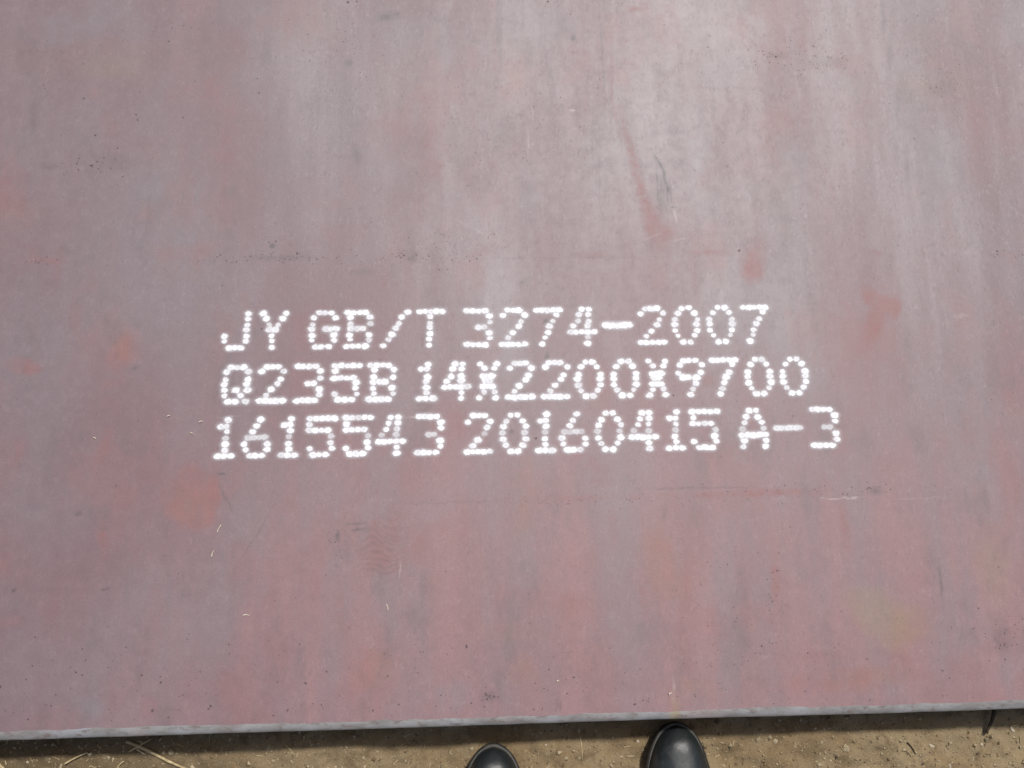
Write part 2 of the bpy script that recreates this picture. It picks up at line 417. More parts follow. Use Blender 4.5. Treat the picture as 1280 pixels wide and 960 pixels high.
def edge_material():
    t = NT('rubbed_bare_edge')
    P = t.coords()
    n = t.noise(t.mapping(P, scale=(1, 3, 3)), 22.0, 5.0, .65)
    f = t.noise(P, 500.0, 3.0, .65)
    b = t.noise(t.mapping(P, (3, 0, 0), scale=(1, .2, .2)), 9.0, 3.0, .6)
    col = t.mix(t.remap(n, .32, .66), (.195, .182, .172), (.305, .298, .292))
    col = t.mix(t.remap(b, .52, .72, 0, .55), col, (.34, .36, .40))
    col = t.mix(t.remap(b, .46, .30, 0, .45), col, (.36, .27, .25))
    gx, _ = at(845, 900)
    sx = t.add('ShaderNodeSeparateXYZ'); t.plug(sx.inputs[0], P)
    d = t.math('ABSOLUTE', t.math('SUBTRACT', sx.outputs[0], gx))
    col = t.mix(t.remap(d, .010, .002, 0, .6), col, (.33, .26, .14))
    col = t.mix(t.remap(t.noise(t.mapping(P, (7, 0, 0), scale=(1, 2, 2)), 70.0, 5.0, .7), .50, .66, 0, .8), col, (.165, .130, .112))
    col = t.mix(t.remap(f, .58, .76, 0, .55), col, (.12, .105, .10))
    return t.out(col, t.remap(n, .3, .7, .55, .36), t.bump(f, .3, .0006), spec=.5, metal=.15)


# ------------------------------------------------------------------ ground
GZ = -0.090


def dirt_height(x, y):
    h = (vnoise(x, y, .16, 1) - .5) * .016 + (vnoise(x, y, .05, 2) - .5) * .010 + (vnoise(x, y, .018, 3) - .5) * .0064
    h = h + (vnoise(x, y, .0085, 4) - .5) * .0042
    # dirt banks up under the plate and carries it
    b = np.clip((y - .10) / .16, 0, 1)
    b = b * b * (3 - 2 * b)
    side = np.clip((1.06 - np.abs(x - PLATE_X)) / .1, 0, 1)
    far = np.clip((9.55 - y) / .1, 0, 1)
    h = h * np.where(y < -.6, .6, 1.0)
    lift = b * side * far
    return h * (1 - lift) + lift * (.0755 + h * .1)


PLATE_X = 0.05
gx = np.concatenate([np.linspace(-9, -1.2, 20)[:-1], np.arange(-1.2, 1.2001, .0045), np.linspace(1.2, 9, 20)[1:]])
gy = np.concatenate([np.linspace(-4, -.35, 14)[:-1], np.arange(-.35, .07, .0035), np.linspace(.07, .30, 12)[1:], np.linspace(.3, 9.3, 12)[1:],
                     np.linspace(9.3, 9.8, 8)[1:], np.linspace(9.8, 14, 6)[1:]])
X, Y = np.meshgrid(gx, gy)
Zg = GZ + dirt_height(X, Y)
nxg, nyg = len(gx), len(gy)
gv = np.stack([X.ravel(), Y.ravel(), Zg.ravel()], 1)
ii = (np.arange(nyg - 1)[:, None] * nxg + np.arange(nxg - 1)[None, :]).ravel()
gf = np.stack([ii, ii + 1, ii + nxg + 1, ii + nxg], 1)


def dirt_material():
    t = NT('dry_dirt')
    P = t.coords()
    a = t.noise(P, 9.0, 5.0, .6)
    b = t.noise(t.mapping(P, (4, 2, 0)), 60.0, 5.0, .65)
    f = t.noise(P, 380.0, 4.0, .7)
    g = t.noise(P, 1100.0, 2.0, .6)
    sx = t.add('ShaderNodeSeparateXYZ'); t.plug(sx.inputs[0], P)
    col = t.mix(t.remap(a, .34, .66), (.225, .160, .086), (.288, .220, .128))
    left_brown = t.remap(t.math('ADD', sx.outputs[0], t.math('MULTIPLY', t.math('SUBTRACT', b, .5), .5)), -.22, -.58, 0, .9)  # dirt turns darker brown towards the left
    col = t.mix(left_brown, col, (.130, .092, .050))
    col = t.mix(t.remap(b, .48, .70, 0, .65), col, (.120, .082, .044))
    col = t.mix(t.remap(b, .46, .28, 0, .45), col, (.310, .250, .155))
    col = t.mix(t.remap(f, .58, .74, 0, .60), col, (.42, .35, .235))
    col = t.mix(t.remap(f, .42, .28, 0, .65), col, (.105, .076, .043))
    col = t.mix(t.remap(g, .60, .74, 0, .35), col, (.45, .38, .27))
    h = t.math('ADD', t.math('MULTIPLY', f, .7), t.math('MULTIPLY', g, .3))
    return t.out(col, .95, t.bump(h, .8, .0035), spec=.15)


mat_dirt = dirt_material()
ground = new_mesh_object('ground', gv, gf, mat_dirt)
tag(ground, kind='structure')

# ------------------------------------------------------------------ the plate
mat_plate = plate_material()
mat_edge = edge_material()
plate = empty('steel_plate', (0, 0, 0))
tag(plate, 'reddish grey rolled steel plate with three lines of white dotted stencil writing', 'steel plate')

PX0, PX1, PY1, TH = PLATE_X - 1.1, PLATE_X + 1.1, 9.70, .014
STEP = .0017
xs = np.concatenate([np.linspace(PX0, -.78, 24)[:-1], np.arange(-.78, .80, STEP), np.linspace(.80, PX1, 24)])
ys = np.concatenate([np.arange(.016, 1.16, STEP), [1.2, 1.4, 2.0, 4.0, 7.0, PY1]])
lipw = .0106 + (vnoise(xs, xs * 0, .09, 21) - .5) * .0022 + (vnoise(xs, xs * 0, .02, 22) - .5) * .0016 + (vnoise(xs, xs * 0, .006, 25) - .5) * .0009
wob = (vnoise(xs, xs * 0, .30, 23) - .5) * .0016 + (vnoise(xs, xs * 0, .03, 24) - .5) * .0006
nx, ny = len(xs), len(ys)
bx_ = np.tile(xs, (ny + 1, 1)); by_ = np.vstack([(lipw + wob)[None, :], np.repeat(ys[:, None], nx, 1)])
bz_ = np.zeros_like(bx_)
rows = ny + 1
top_n = rows * nx
tv = np.stack([bx_.ravel(), by_.ravel(), bz_.ravel()], 1)
lowf = np.stack([xs, np.full(nx, PY1), np.full(nx, -TH)], 1)          # far bottom edge
lown = np.stack([xs, lipw + wob, np.full(nx, -TH)], 1)                # near bottom edge
bv = np.vstack([tv, lowf, lown])
ii = (np.arange(rows - 1)[:, None] * nx + np.arange(nx - 1)[None, :]).ravel()
q1 = np.stack([ii, ii + 1, ii + nx + 1, ii + nx], 1)
jj = np.arange(nx - 1)
q2 = np.stack([(rows - 1) * nx + jj, (rows - 1) * nx + jj + 1, top_n + jj + 1, top_n + jj], 1)
q3 = np.stack([top_n + jj, top_n + jj + 1, top_n + nx + jj + 1, top_n + nx + jj], 1)
quads = np.vstack([q1, q2, q3]).astype(np.int32)
sideL = [r * nx for r in range(rows)] + [top_n, top_n + nx]
sideR = [r * nx + nx - 1 for r in range(rows)][::-1] + [top_n + 2 * nx - 1, top_n + nx - 1]
me = bpy.data.meshes.new('plate_body')
me.vertices.add(len(bv)); me.vertices.foreach_set('co', bv.astype(np.float32).ravel())
loops = np.concatenate([quads.ravel(), sideL, sideR]).astype(np.int32)
tot = np.concatenate([np.full(len(quads), 4), [len(sideL), len(sideR)]]).astype(np.int32)
start = np.concatenate([[0], np.cumsum(tot)[:-1]]).astype(np.int32)
me.loops.add(len(loops)); me.loops.foreach_set('vertex_index', loops)
me.polygons.add(len(tot)); me.polygons.foreach_set('loop_start', start)
me.update(calc_edges=True); me.validate()
sm = stain_masks(bv[:, 0], bv[:, 1])
for nm, chs in (('stain_a', ('red', 'orange', 'khaki')), ('stain_b', ('grey', 'dark', 'light')), ('stain_c', ('ripple', 'bloom', 'smear'))):
    ca = me.attributes.new(nm, 'FLOAT_COLOR', 'POINT')
    arr = np.stack([sm[chs[0]], sm[chs[1]], sm[chs[2]], np.ones(len(bv))], 1).astype(np.float32)
    ca.data.foreach_set('color', arr.ravel())
me.materials.append(mat_plate)
body = bpy.data.objects.new('plate_body', me)
C.objects.link(body)
body.parent = plate
# near edge: rubbed bare lip rolling over, then a broken vertical face
prof = []
for k in range(9):
    a = k / 8 * math.pi / 2
    prof.append((1 - math.sin(a), -(1 - math.cos(a))))      # y fraction of lip width, z fraction of roll depth
ev, ef = [], []
npf = len(prof) + 2
for i, x in enumerate(xs):
    for (fy, fz) in prof:
        ev.append((x, wob[i] + lipw[i] * fy, fz * .0052))
    ev.append((x, wob[i] + .0004, -.0118)); ev.append((x, wob[i] + .003, -TH))
for i in range(len(xs) - 1):
    for k in range(npf - 1):
        a = i * npf + k; b = a + npf
        ef.append((a, a + 1, b + 1, b))
edge = new_mesh_object('rubbed_edge', ev, ef, mat_edge, plate)
edge['label'] = 'rounded light grey near edge of the plate rubbed bare'

# ------------------------------------------------------------------ white dotted writing
t = NT('white_marking_paint')
at_r = t.add('ShaderNodeAttribute', attribute_name='radial').outputs['Fac']
at_s = t.add('ShaderNodeAttribute', attribute_name='cover').outputs['Fac']
Pp = t.coords()
sp = t.noise(Pp, 900.0, 3.0, .7)
sp2 = t.noise(Pp, 230.0, 3.0, .6)
rr = t.math('ADD', at_r, t.math('MULTIPLY', t.math('SUBTRACT', sp, .5), .42))
rr = t.math('ADD', rr, t.math('MULTIPLY', t.math('SUBTRACT', sp2, .5), .42))
core = t.remap(rr, .36, .66)
halo = t.math('MULTIPLY', t.remap(at_r, .0, .62), .24)
centre = t.math('MULTIPLY', t.remap(at_r, .72, .98, 1.0, .86), t.remap(t.noise(Pp, 75.0, 3.0, .6), .34, .52, .82, 1.0))
alpha = t.math('MULTIPLY', t.math('MULTIPLY', t.math('MAXIMUM', core, halo), centre), at_s, clamp=True)
t.plug(t.bsdf.inputs['Alpha'], alpha)
mat_paint = t.out((.86, .865, .88), .6, None, spec=.3)

G = {
    'J': [[4.1], [4.1], [4], [4], [0, 4], [.1, 4], [1, 2, 3]],
    'Y': [[0, 4.1], [.5, 3.4], [1.1, 2.8], [1.3, 2.4], [1.7], [1.7], [1.7]],
    'G': [[1.2, 2.2, 3.4], [.2, 4.2], [.1], [0, 2.8, 3.6, 4.4], [0, 4], [0, 4], [.8, 1.8, 3.2]],
    'B': [[0, 1.1, 2.2, 3.2], [.7, 4.2], [.7, 4.2], [.7, 1.8, 2.8], [.6, 4.1], [.7, 4.1], [0, 1.1, 2.2, 3.4]],
    '/': [[4.1], [3.1], [2.6], [2.1], [1.4], [.9], [0]],
    'T': [[0, 1, 2, 3, 4], [1.9], [1.9], [1.9], [1.8], [1.9], [1.9]],
    '3': [[0, 1, 2.1, 3.2], [4.1], [4.1], [2, 3], [4], [4.1], [0, 1, 2.1, 3.2]],
    '2': [[1, 2, 3], [.1, 4.1], [3.5], [3], [1.9], [1], [0, 1, 2, 3, 4.1]],
    '7': [[0, 1, 2, 3, 4], [3.5], [2.8], [2.3], [1.9], [1.5], [1]],
    '4': [[2, 3.3], [1.6, 3.2], [1.2, 3.1], [.5, 3.1], [0, 1, 2, 3.1, 4.2], [3.1], [3.2]],
    '-': [[], [], [], [0, .7, 1.4, 2.1, 2.8, 3.5, 4.1], [], [], []],
    '0': [[1.5, 2.7], [.7, 3.6], [.1, 4.1], [0, 4], [.1, 4.1], [.6, 3.6], [1.5, 2.8]],
    '9': [[1, 2, 3.1], [.3, 4.2], [0, 4], [.9, 1.8, 3.3], [3], [2.6], [2]],
    '6': [[2.7], [2], [1.4], [.6, 1.6, 2.6, 3.5], [0, 4.2], [.3, 4.2], [1.1, 2.1, 3.3]],
    '1': [[1.5], [.3, 1.3], [1.4], [1.2], [1.2], [1.3], [0, 1.2, 2.4]],
    '5': [[0, 1.1, 2.2, 3.3, 4.4], [0], [0, 1.1, 2.2, 3.3], [3.9], [3.8], [.1, 4.1], [.8, 1.9, 3.1]],
    'A': [[1.5, 2.7], [1, 3], [.7, 3.7], [.1, 3.9], [0, 1, 2, 3.1, 4.2], [.4, 4.2], [.2, 4.2]],
    'Q': [[1.1, 2.2, 3.4], [.3, 4.3], [.1, 4.2], [0, 4.1], [0, 2.1, 4.2], [.1, 3.1], [.9, 2.1, 4.1]],
    'X': [[0, 3], [.8, 2.7], [.6, 1.4, 2.2], [1.0, 1.8], [.7, 1.5, 2.2], [.7, 2.6], [0, 2.9]],
}
LINES = [
    (392.4, 310, -.0130, (0, 6.3, 14.4, 20.2, 28.0, 34.3, 42.3),
     (1.0, 1.0, .88, 1.08, 1.0, .84, 1.0), (1, 1, .80, .85, 1, .9, 1),
     [('J', 280.8), ('Y', 328.9), ('G', 389.8), ('B', 433.4), ('/', 480.0), ('T', 524.1), ('3', 583.6), ('2', 627.6), ('7', 671.4),
      ('4', 713.1), ('-', 757.0), ('2', 800.5), ('0', 843.2), ('0', 886.6), ('7', 929.2)]),
    (459.3, 297, -.01525, (0, 5.9, 15.4, 21.2, 28.6, 35.5, 42.6),
     (.98, 1.0, 1.0, 1.06, 1.04, .90, 1.08), (1, 1, 1, .96, 1, .85, .95),
     [('Q', 280.2), ('2', 326.0), ('3', 371.4), ('5', 418.1), ('B', 462.5), ('1', 524.7), ('4', 555.0), ('X', 599.7), ('2', 635.9),
      ('2', 680.3), ('0', 722.1), ('0', 766.6), ('X', 810.9), ('9', 847.9), ('7', 891.7), ('0', 934.4), ('0', 977.9)]),
    (525.2, 285, -.01817, (0, 7.8, 14.8, 22.4, 30.5, 37.6, 45.0),
     (1.0, 1.02, .94, .96, 1.04, .96, 1.0), (1, 1, .95, .60, 1, .95, 1),
     [('1', 273.6), ('6', 305.9), ('1', 353.0), ('5', 386.7), ('5', 432.5), ('4', 474.2), ('3', 522.5), ('2', 584.3), ('0', 628.3),
      ('1', 673.0), ('6', 702.3), ('0', 747.0), ('4', 789.3), ('1', 835.2), ('5', 866.6), ('A', 926.9), ('-', 971.0), ('3', 1016.0)]),
]
PITCH = 6.95
NSEG = 18
MM = H / F
line_names = ('top', 'middle', 'bottom')
for li, (y0, xref, slope, offs, rad, cov, chars) in enumerate(LINES):
    for ci, (ch, x0) in enumerate(chars):
        vs, fs, ra, co = [], [], [], []
        cxp = x0 + 2 * PITCH
        lean = (cxp - 640) / 5400.0
        order = 0
        for r, cols in enumerate(G[ch]):
            jr = random.gauss(0, .35)
            for cc in cols:
                pxx = x0 + cc * PITCH + lean * (offs[r] - 21) + jr + random.gauss(0, .22)
                pyy = y0 + slope * (pxx - xref) + offs[r] + random.gauss(0, .22)
                wx, wy = at(pxx, pyy)
                R = 8.4 * MM * rad[r] * random.uniform(.86, 1.08)
                if ch == '-' and li == 0: R *= 1.06
                c = (1.0 if ch == '-' and li == 0 else .74 if ch == '-' else cov[r]) * (random.uniform(.88, 1.0) if random.random() < .85 else random.uniform(.72, .88))
                z = .00025 + order * .00002
                order += 1
                sx1 = 1.24 if len(cols) >= 3 else random.uniform(1.08, 1.18)
                b = len(vs)
                vs.append((wx, wy, z)); ra.append(1.0); co.append(c)
                for ring, q in ((.5, .5), (1.0, 0.0)):
                    for s in range(NSEG):
                        a = 2 * math.pi * s / NSEG
                        vs.append((wx + R * ring * math.cos(a) * sx1, wy + R * ring * math.sin(a) * .93, z))
                        ra.append(q); co.append(c)
                for s in range(NSEG):
                    s2 = (s + 1) % NSEG
                    fs.append((b, b + 1 + s, b + 1 + s2))
                    fs.append((b + 1 + s, b + 1 + NSEG + s, b + 1 + NSEG + s2, b + 1 + s2))
        nm = 'painted_letter' if ch.isalpha() else ('painted_digit' if ch.isdigit() else ('painted_slash' if ch == '/' else 'painted_dash'))
        o = new_mesh_object(nm, vs, fs, mat_paint, plate, smooth=False)
        for an, arr in (('radial', ra), ('cover', co)):
            at_ = o.data.attributes.new(an, 'FLOAT', 'POINT')
            at_.data.foreach_set('value', arr)
        o['label'] = 'white dotted %s in the %s line of writing' % (
            {'/': 'slash', '-': 'dash'}.get(ch, ('letter ' if ch.isalpha() else 'digit ') + ch), line_names[li])

# ------------------------------------------------------------------ dark specks of scale on the plate (uncountable)
t = NT('dark_scale_speck')
mat_speck = t.out((.098, .070, .073), .7, None, spec=.3)
sv, sf = [], []


def speck(px, py, rpx, el=1.0):
    wx, wy = at(px, py)
    if wy < lipw.max() + .002: return
    n = random.choice((5, 6, 7)); b = len(sv); th = random.random() * 6.28
    for s in range(n):
        a = 2 * math.pi * s / n
        r = rpx * MM * random.uniform(.4, 1.15)
        u, v = r * math.cos(a) * el, r * math.sin(a)
        sv.append((wx + u * math.cos(th) - v * math.sin(th), wy + u * math.sin(th) + v * math.cos(th), .00012))
    sf.append(tuple(range(b, b + n)))


for (px, py, r) in [(105, 123, 2), (119, 169, 2), (170, 143, 2), (172, 150, 2), (175, 115, 1.2), (96, 205, 1.8), (98, 212, 1.6), (114, 207, 2.6),
                    (123, 211, 1.6), (130, 197, 1.4), (144, 199, 1.4), (147, 185, 1.6), (324, 116, 1.6), (211, 52, 1.8), (278, 357, 1.4),
                    (345, 302, 1.6), (336, 303, 1.4), (229, 147, 1.6), (970, 71, 1.8), (965, 68, 1.2), (1143, 173, 1.6), (924, 313, 2),
                    (1246, 314, 1.6), (1033, 38, 1.2), (577, 191, 1.2), (618, 293, 1.4), (511, 297, 1.2), (549, 337, 1.4), (830, 31, 1.4),
                    (713, 18, 1.4), (685, 2, 2), (435, 3, 2.4), (446, 2, 2), (327, 411, 1.4), (475, 450, 1.6), (842, 494, 1.6), (991, 520, 1.4),
                    (670, 548, 1.8), (1030, 515, 1.0), (583, 808, 2.2), (95, 841, 1.6), (107, 825, 1.6), (103, 811, 1.4), (177, 844, 1.6),
                    (201, 853, 1.6), (382, 854, 2), (190, 888, 2.6), (263, 883, 2), (261, 886, 1.6), (0, 858, 2.4), (145, 607, 1.6)]:
    speck(px, py, r)


def cluster(cx, cy, rx, ry, n, r0, r1):
    for _ in range(n):
        speck(random.gauss(cx, rx), random.gauss(cy, ry), random.uniform(r0, r1), random.uniform(.8, 1.6))


cluster(110, 205, 28, 8, 26, .5, 1.2); cluster(360, 322, 60, 4, 60, .5, 1.3); cluster(520, 320, 40, 5, 26, .5, 1.2)
cluster(1030, 75, 26, 10, 70, .4, 1.0); cluster(960, 65, 30, 14, 30, .4, 1.0); cluster(1180, 100, 30, 24, 60, .4, .9)
cluster(200, 40, 24, 5, 14, .5, 1.1); cluster(60, 80, 30, 16, 40, .4, .9); cluster(420, 60, 30, 26, 50, .4, .9)
cluster(55, 325, 14, 3, 20, .5, 1.2); cluster(560, 315, 30, 14, 50, .4, .9); cluster(1260, 317, 20, 4, 14, .5, 1.1)
cluster(970, 740, 6, 24, 24, .5, 1.2); cluster(900, 780, 40, 40, 60, .4, 1.0); cluster(1255, 790, 20, 16, 40, .5, 1.2)
cluster(1000, 612, 80, 5, 50, .4, 1.0); cluster(720, 626, 120, 3, 60, .4, .9); cluster(1095, 612, 8, 4, 14, .6, 1.3)
cluster(612, 870, 7, 5, 16, .6, 1.4); cluster(422, 690, 8, 20, 24, .4, 1.0); cluster(1230, 480, 40, 20, 30, .4, .8)
cluster(600, 170, 30, 40, 50, .4, .9); cluster(700, 90, 40, 50, 40, .4, .9)
for _ in range(330):
    py = 905 - abs(random.gauss(0, 62))
    speck(random.uniform(0, 1280), py, abs(random.gauss(.45, .32)) + .3, random.uniform(.8, 1.5))
for _ in range(420):
    speck(random.uniform(-60, 1340), random.uniform(-60, 900), random.uniform(.35, .85), random.uniform(.8, 1.8))
specks = new_mesh_object('scale_specks', sv, sf, mat_speck, plate, smooth=False)
tag(specks, 'fine dark specks and pits scattered over the plate', kind='stuff')

# ------------------------------------------------------------------ shoes
t = NT('black_leather')
P = t.coords()
wr = t.noise(P, 700.0, 3.0, .6)
du = t.noise(P, 38.0, 5.0, .65)
dc = t.mix(t.remap(du, .45, .75, 0, .5), (.015, .018, .0185), (.060, .066, .064))
scf = t.noise(t.mapping(P, (2, 5, 1), scale=(1, .25, 1)), 240.0, 4.0, .7)
dc = t.mix(t.remap(scf, .60, .76, 0, .55), dc, (.14, .125, .10))
lump = t.noise(P, 55.0, 3.0, .55)
mat_leather = t.out(dc, t.remap(du, .35, .65, .38, .58), t.bump(wr, .25, .0005, t.bump(lump, .18, .004)), spec=.5)
t = NT('black_rubber_welt')
P = t.coords()
du = t.noise(P, 90.0, 4.0, .6)
mat_welt = t.out(t.mix(t.remap(du, .4, .7), (.014, .013, .012), (.040, .035, .028)), .6, None, spec=.4)
t = NT('grey_waxed_thread')
mat_thread = t.out((.20, .195, .17), .55, None, spec=.4)
t = NT('dark_cloth_lining')
mat_lining = t.out((.03, .028, .026), .9, None, spec=.2)

DEP = np.array([0, 2, 6, 12, 20, 33, 48, 62, 90, 120, 160, 200, 240, 268, 284, 292, 296]) / 1000
HWD = np.array([0, 9, 16.5, 23, 28.5, 34.5, 39, 42, 47, 48, 43, 37, 36.5, 33, 25, 14, 0]) / 1000
LEN = .296


def halfw(d, inset=0.0):
    """outline half width at depth d behind the toe tip, shrunk by inset all round"""
    s = (d - inset) / (LEN - 2 * inset) * LEN
    if s <= 0 or s >= LEN: return 0.0
    w = np.interp(s, DEP, HWD) if s > .002 else math.sqrt(max(s, 0) / .002) * .009
    return max(0.0, w * (1 - inset / .05))


def outline(inset, n=56):
    # more stations near the tips
    u = (1 - np.cos(np.linspace(0, math.pi, n))) / 2
    d = inset + u * (LEN - 2 * inset)
    right = [(halfw(q, inset), -q) for q in d]
    left = [(-halfw(q, inset), -q) for q in d[::-1]][1:-1]
    return right + left


def smooth_loop(pts, it=2):
    a = np.array(pts)
    for _ in range(it):
        a = .25 * np.roll(a, 1, 0) + .5 * a + .25 * np.roll(a, -1, 0)
    return [tuple(p) for p in a]


def slab(name, loops, mat, parent):
    """closed stack of outlines [(loop, z)]"""
    vs, fs = [], []
    n = len(loops[0][0])
    for lp, zf in loops:
        for (x, y) in lp:
            vs.append((x, y, zf(y) if callable(zf) else zf))
    for k in range(len(loops) - 1):
        for s in range(n):
            s2 = (s + 1) % n
            a = k * n
            fs.append((a + s, a + n + s, a + n + s2, a + s2))
    fs.append(tuple(range(n))); fs.append(tuple(range((len(loops) - 1) * n, len(loops) * n))[::-1])
    o = new_mesh_object(name, vs, fs, mat, parent, smooth=True)
    return o


CD = np.array([0, 3, 8, 16, 28, 48, 75, 105, 135, 150, 200, 250, 285, 296]) / 1000
CH = np.array([3, 11, 18.5, 25.5, 31.5, 37, 44, 56, 72, 74, 64, 64, 74, 70]) / 1000


def toe_spring(y):
    d = -y
    return .007 * max(0.0, 1 - d / .09) ** 2


def make_shoe(label, loc, rz):
    root = empty('leather_shoe', loc, rz)
    tag(root, label, 'shoe', 'pair of black leather shoes')
    o0 = smooth_loop(outline(0.0)); o1 = smooth_loop(outline(.0012)); o2 = smooth_loop(outline(.0050)); o3 = smooth_loop(outline(.003))
    ts = toe_spring
    slab('sole', [(o3, lambda y: .001 + ts(y)), (o1, lambda y: .0025 + ts(y)), (o1, lambda y: .0082 + ts(y))], mat_welt, root)
    slab('welt', [(o1, lambda y: .0084 + ts(y)), (o0, lambda y: .0096 + ts(y)), (o0, lambda y: .0115 + ts(y)), (o1, lambda y: .0128 + ts(y)),
                  (o2, lambda y: .0130 + ts(y))], mat_welt, root)
    # heel block
    hl = [(x, y) for (x, y) in o1 if y < -.215]
    n = len(hl)
    slab('heel', [(hl, -.0130), (hl, .0022)], mat_welt, root)
    # stitching: short raised thread stitches round the welt
    st = smooth_loop(outline(.0031, 120))
    vs, fs = [], []
    m = len(st)
    arc = 0.0
    for i in range(m):
        p, q = np.array(st[i]), np.array(st[(i + 1) % m])
        L = np.linalg.norm(q - p)
        k = max(1, int(round(L / .0032)))
        for j in range(k):
            a = p + (q - p) * (j + .08) / k; b = p + (q - p) * (j + .86) / k
            d = (b - a); l = np.linalg.norm(d)
            if l < 1e-5: continue
            nrm = np.array([-d[1], d[0]]) / l * .00055
            z = .0129 + ts(a[1]); base = len(vs)
            for (pt, up) in ((a - nrm, 0), (a + nrm, 0), (b + nrm, 0), (b - nrm, 0)):
                vs.append((pt[0], pt[1], z))
            mid = (a + b) / 2
            vs.append((mid[0], mid[1], z + .0009))
            for s in range(4): fs.append((base + s, base + (s + 1) % 4, base + 4))
    new_mesh_object('stitching', vs, fs, mat_thread, root, smooth=False)
    # upper
    ns, na = 60, 33
    u = np.linspace(0, 1, ns)
    dd = .0044 + (u ** 1.6 * .62 + u * .38) * (LEN - .0088)
    vs, fs, mi = [], [], []
    for d in dd:
        w = max(halfw(d, .0044), .0002); h = np.interp(d, CD, CH)
        if d < .02: h *= .75 + .25 * d / .02
        op = np.clip((d - .140) / .012, 0, 1) * np.clip((LEN - .010 - d) / .010, 0, 1)      # foot opening
        for k in range(na):
            a = math.pi * k / (na - 1)
            cx = math.cos(a); sx_ = math.sin(a)
            pw = .72 + .25 * min(1, d / .12)
            x = w * math.copysign(abs(cx) ** pw, cx)
            bulge = 1 + .035 * math.sin(math.pi * min(1, sx_ * 1.2)) * min(1, d / .03)
            z = .0125 + toe_spring(-d) + h * (sx_ ** .85)
            x *= bulge
            if op > 0 and abs(cx) < .62:
                z = z * (1 - op) + op * (.022 if abs(cx) < .52 else z)
                x *= 1.0
            vs.append((x, -d, z))
    for i in range(ns - 1):
        for k in range(na - 1):
            a = i * na + k
            fs.append((a, a + 1, a + na + 1, a + na))
            am = math.pi * (k + .5) / (na - 1)
            mi.append(1 if (.145 < dd[i] < LEN - .012 and abs(math.cos(am)) < .58) else 0)
    fs.append(tuple(range(na))[::-1]); mi.append(0)
    fs.append(tuple(range((ns - 1) * na, ns * na))); mi.append(0)
    up = new_mesh_object('upper', vs, fs, [mat_leather, mat_lining], root)
    up.data.polygons.foreach_set('material_index', mi)
    sub = up.modifiers.new('subdivision', 'SUBSURF'); sub.levels = 1; sub.render_levels = 1
    return root


zs = GZ + .016
lx, ly = at(616.5, 925.0, zs)
rx, ry = at(840.5, 898.5, zs)
make_shoe('black leather shoe standing a little back from the plate edge, further left', (lx, ly, GZ + .0135), math.radians(-1.0))
make_shoe('black leather shoe with its toe right up against the plate edge', (rx, ry, GZ + .0135), math.radians(1.0))


# ------------------------------------------------------------------ litter on the dirt
def gz(x, y):
    return GZ + float(dirt_height(np.array([x]), np.array([y]))[0])


def straw_mat(name, a, b):
    t = NT(name)
    P = t.coords()
    n = t.noise(t.mapping(P, scale=(1, 1, 1)), 160.0, 4.0, .6)
    return t.out(t.mix(t.remap(n, .35, .65), a, b), .75, None, spec=.25)


mat_straw = straw_mat('dry_straw', (.38, .29, .15), (.55, .45, .27))
mat_twig = straw_mat('dark_twig_bark', (.028, .020, .013), (.060, .042, .026))
mat_pale = straw_mat('pale_chip', (.50, .44, .33), (.66, .60, .48))


def stick(name, p0, p1, r, mat, label, cat, lift=(.002, .002), bend=0.0, group=None, plane=GZ, flat=.75, on_plate=False):
    """a tapered bent stalk lying from one place to another"""
    a = np.array(at(p0[0], p0[1], plane)); b = np.array(at(p1[0], p1[1], plane))
    n = 7; ring = 6
    vs, fs = [], []
    d = b - a; side = np.array([-d[1], d[0]]); side /= (np.linalg.norm(side) + 1e-9)
    for i in range(n):
        q = i / (n - 1)
        c = a + d * q + side * bend * math.sin(math.pi * q)
        z = 0.0006 if on_plate else gz(c[0], c[1])
        z += (lift[0] * (1 - q) + lift[1] * q) + r * .6
        rr_ = r * (1 - .35 * q) * random.uniform(.9, 1.1)
        for s in range(ring):
            an = 2 * math.pi * s / ring
            vs.append((c[0] + side[0] * rr_ * math.cos(an), c[1] + side[1] * rr_ * math.cos(an), z + rr_ * flat * math.sin(an)))
    for i in range(n - 1):
        for s in range(ring):
            s2 = (s + 1) % ring
            fs.append((i * ring + s, i * ring + s2, (i + 1) * ring + s2, (i + 1) * ring + s))
    fs.append(tuple(range(ring))[::-1]); fs.append(tuple(range((n - 1) * ring, n * ring)))
    o = new_mesh_object(name, vs, fs, mat, None, smooth=True)
    tag(o, label, cat, group)
    return o


SG = 'straws lying on the dirt'
stick('straw', (159, 926), (236, 964), .0022, mat_straw, 'longest thick straw running out of frame below the plate edge', 'straw', (.003, .003), .001, SG)
stick('straw', (164, 938), (192, 922), .0011, mat_straw, 'thin straw crossing the longest straw at the plate edge', 'straw', (.007, .012), 0, SG)
stick('straw', (171, 936), (181, 943), .0011, mat_straw, 'short straw stub lying under the crossed straws', 'straw', (.002, .002), 0, SG)
stick('straw', (86, 952), (113, 939), .0013, mat_straw, 'short straw ending at a white chip', 'straw', (.004, .004), .0008, SG)
stick('straw', (-6, 944), (14, 966), .0024, mat_straw, 'thick straw in the bottom left corner', 'straw', (.002, .002), 0, SG)
stick('straw', (148, 962), (156, 951), .0010, mat_straw, 'tiny bent straw at the bottom, left of the longest straw', 'straw', (.003, .003), .002, SG)
stick('straw', (357, 930), (369, 943), .0009, mat_straw, 'faint thin straw on the dirt right of the longest straw', 'straw', (.002, .002), .001, SG)
stick('straw', (725, 920), (727, 950), .0007, mat_straw, 'hair thin upright straw on the dirt between the two shoes', 'straw', (.001, .001), .0008, SG)
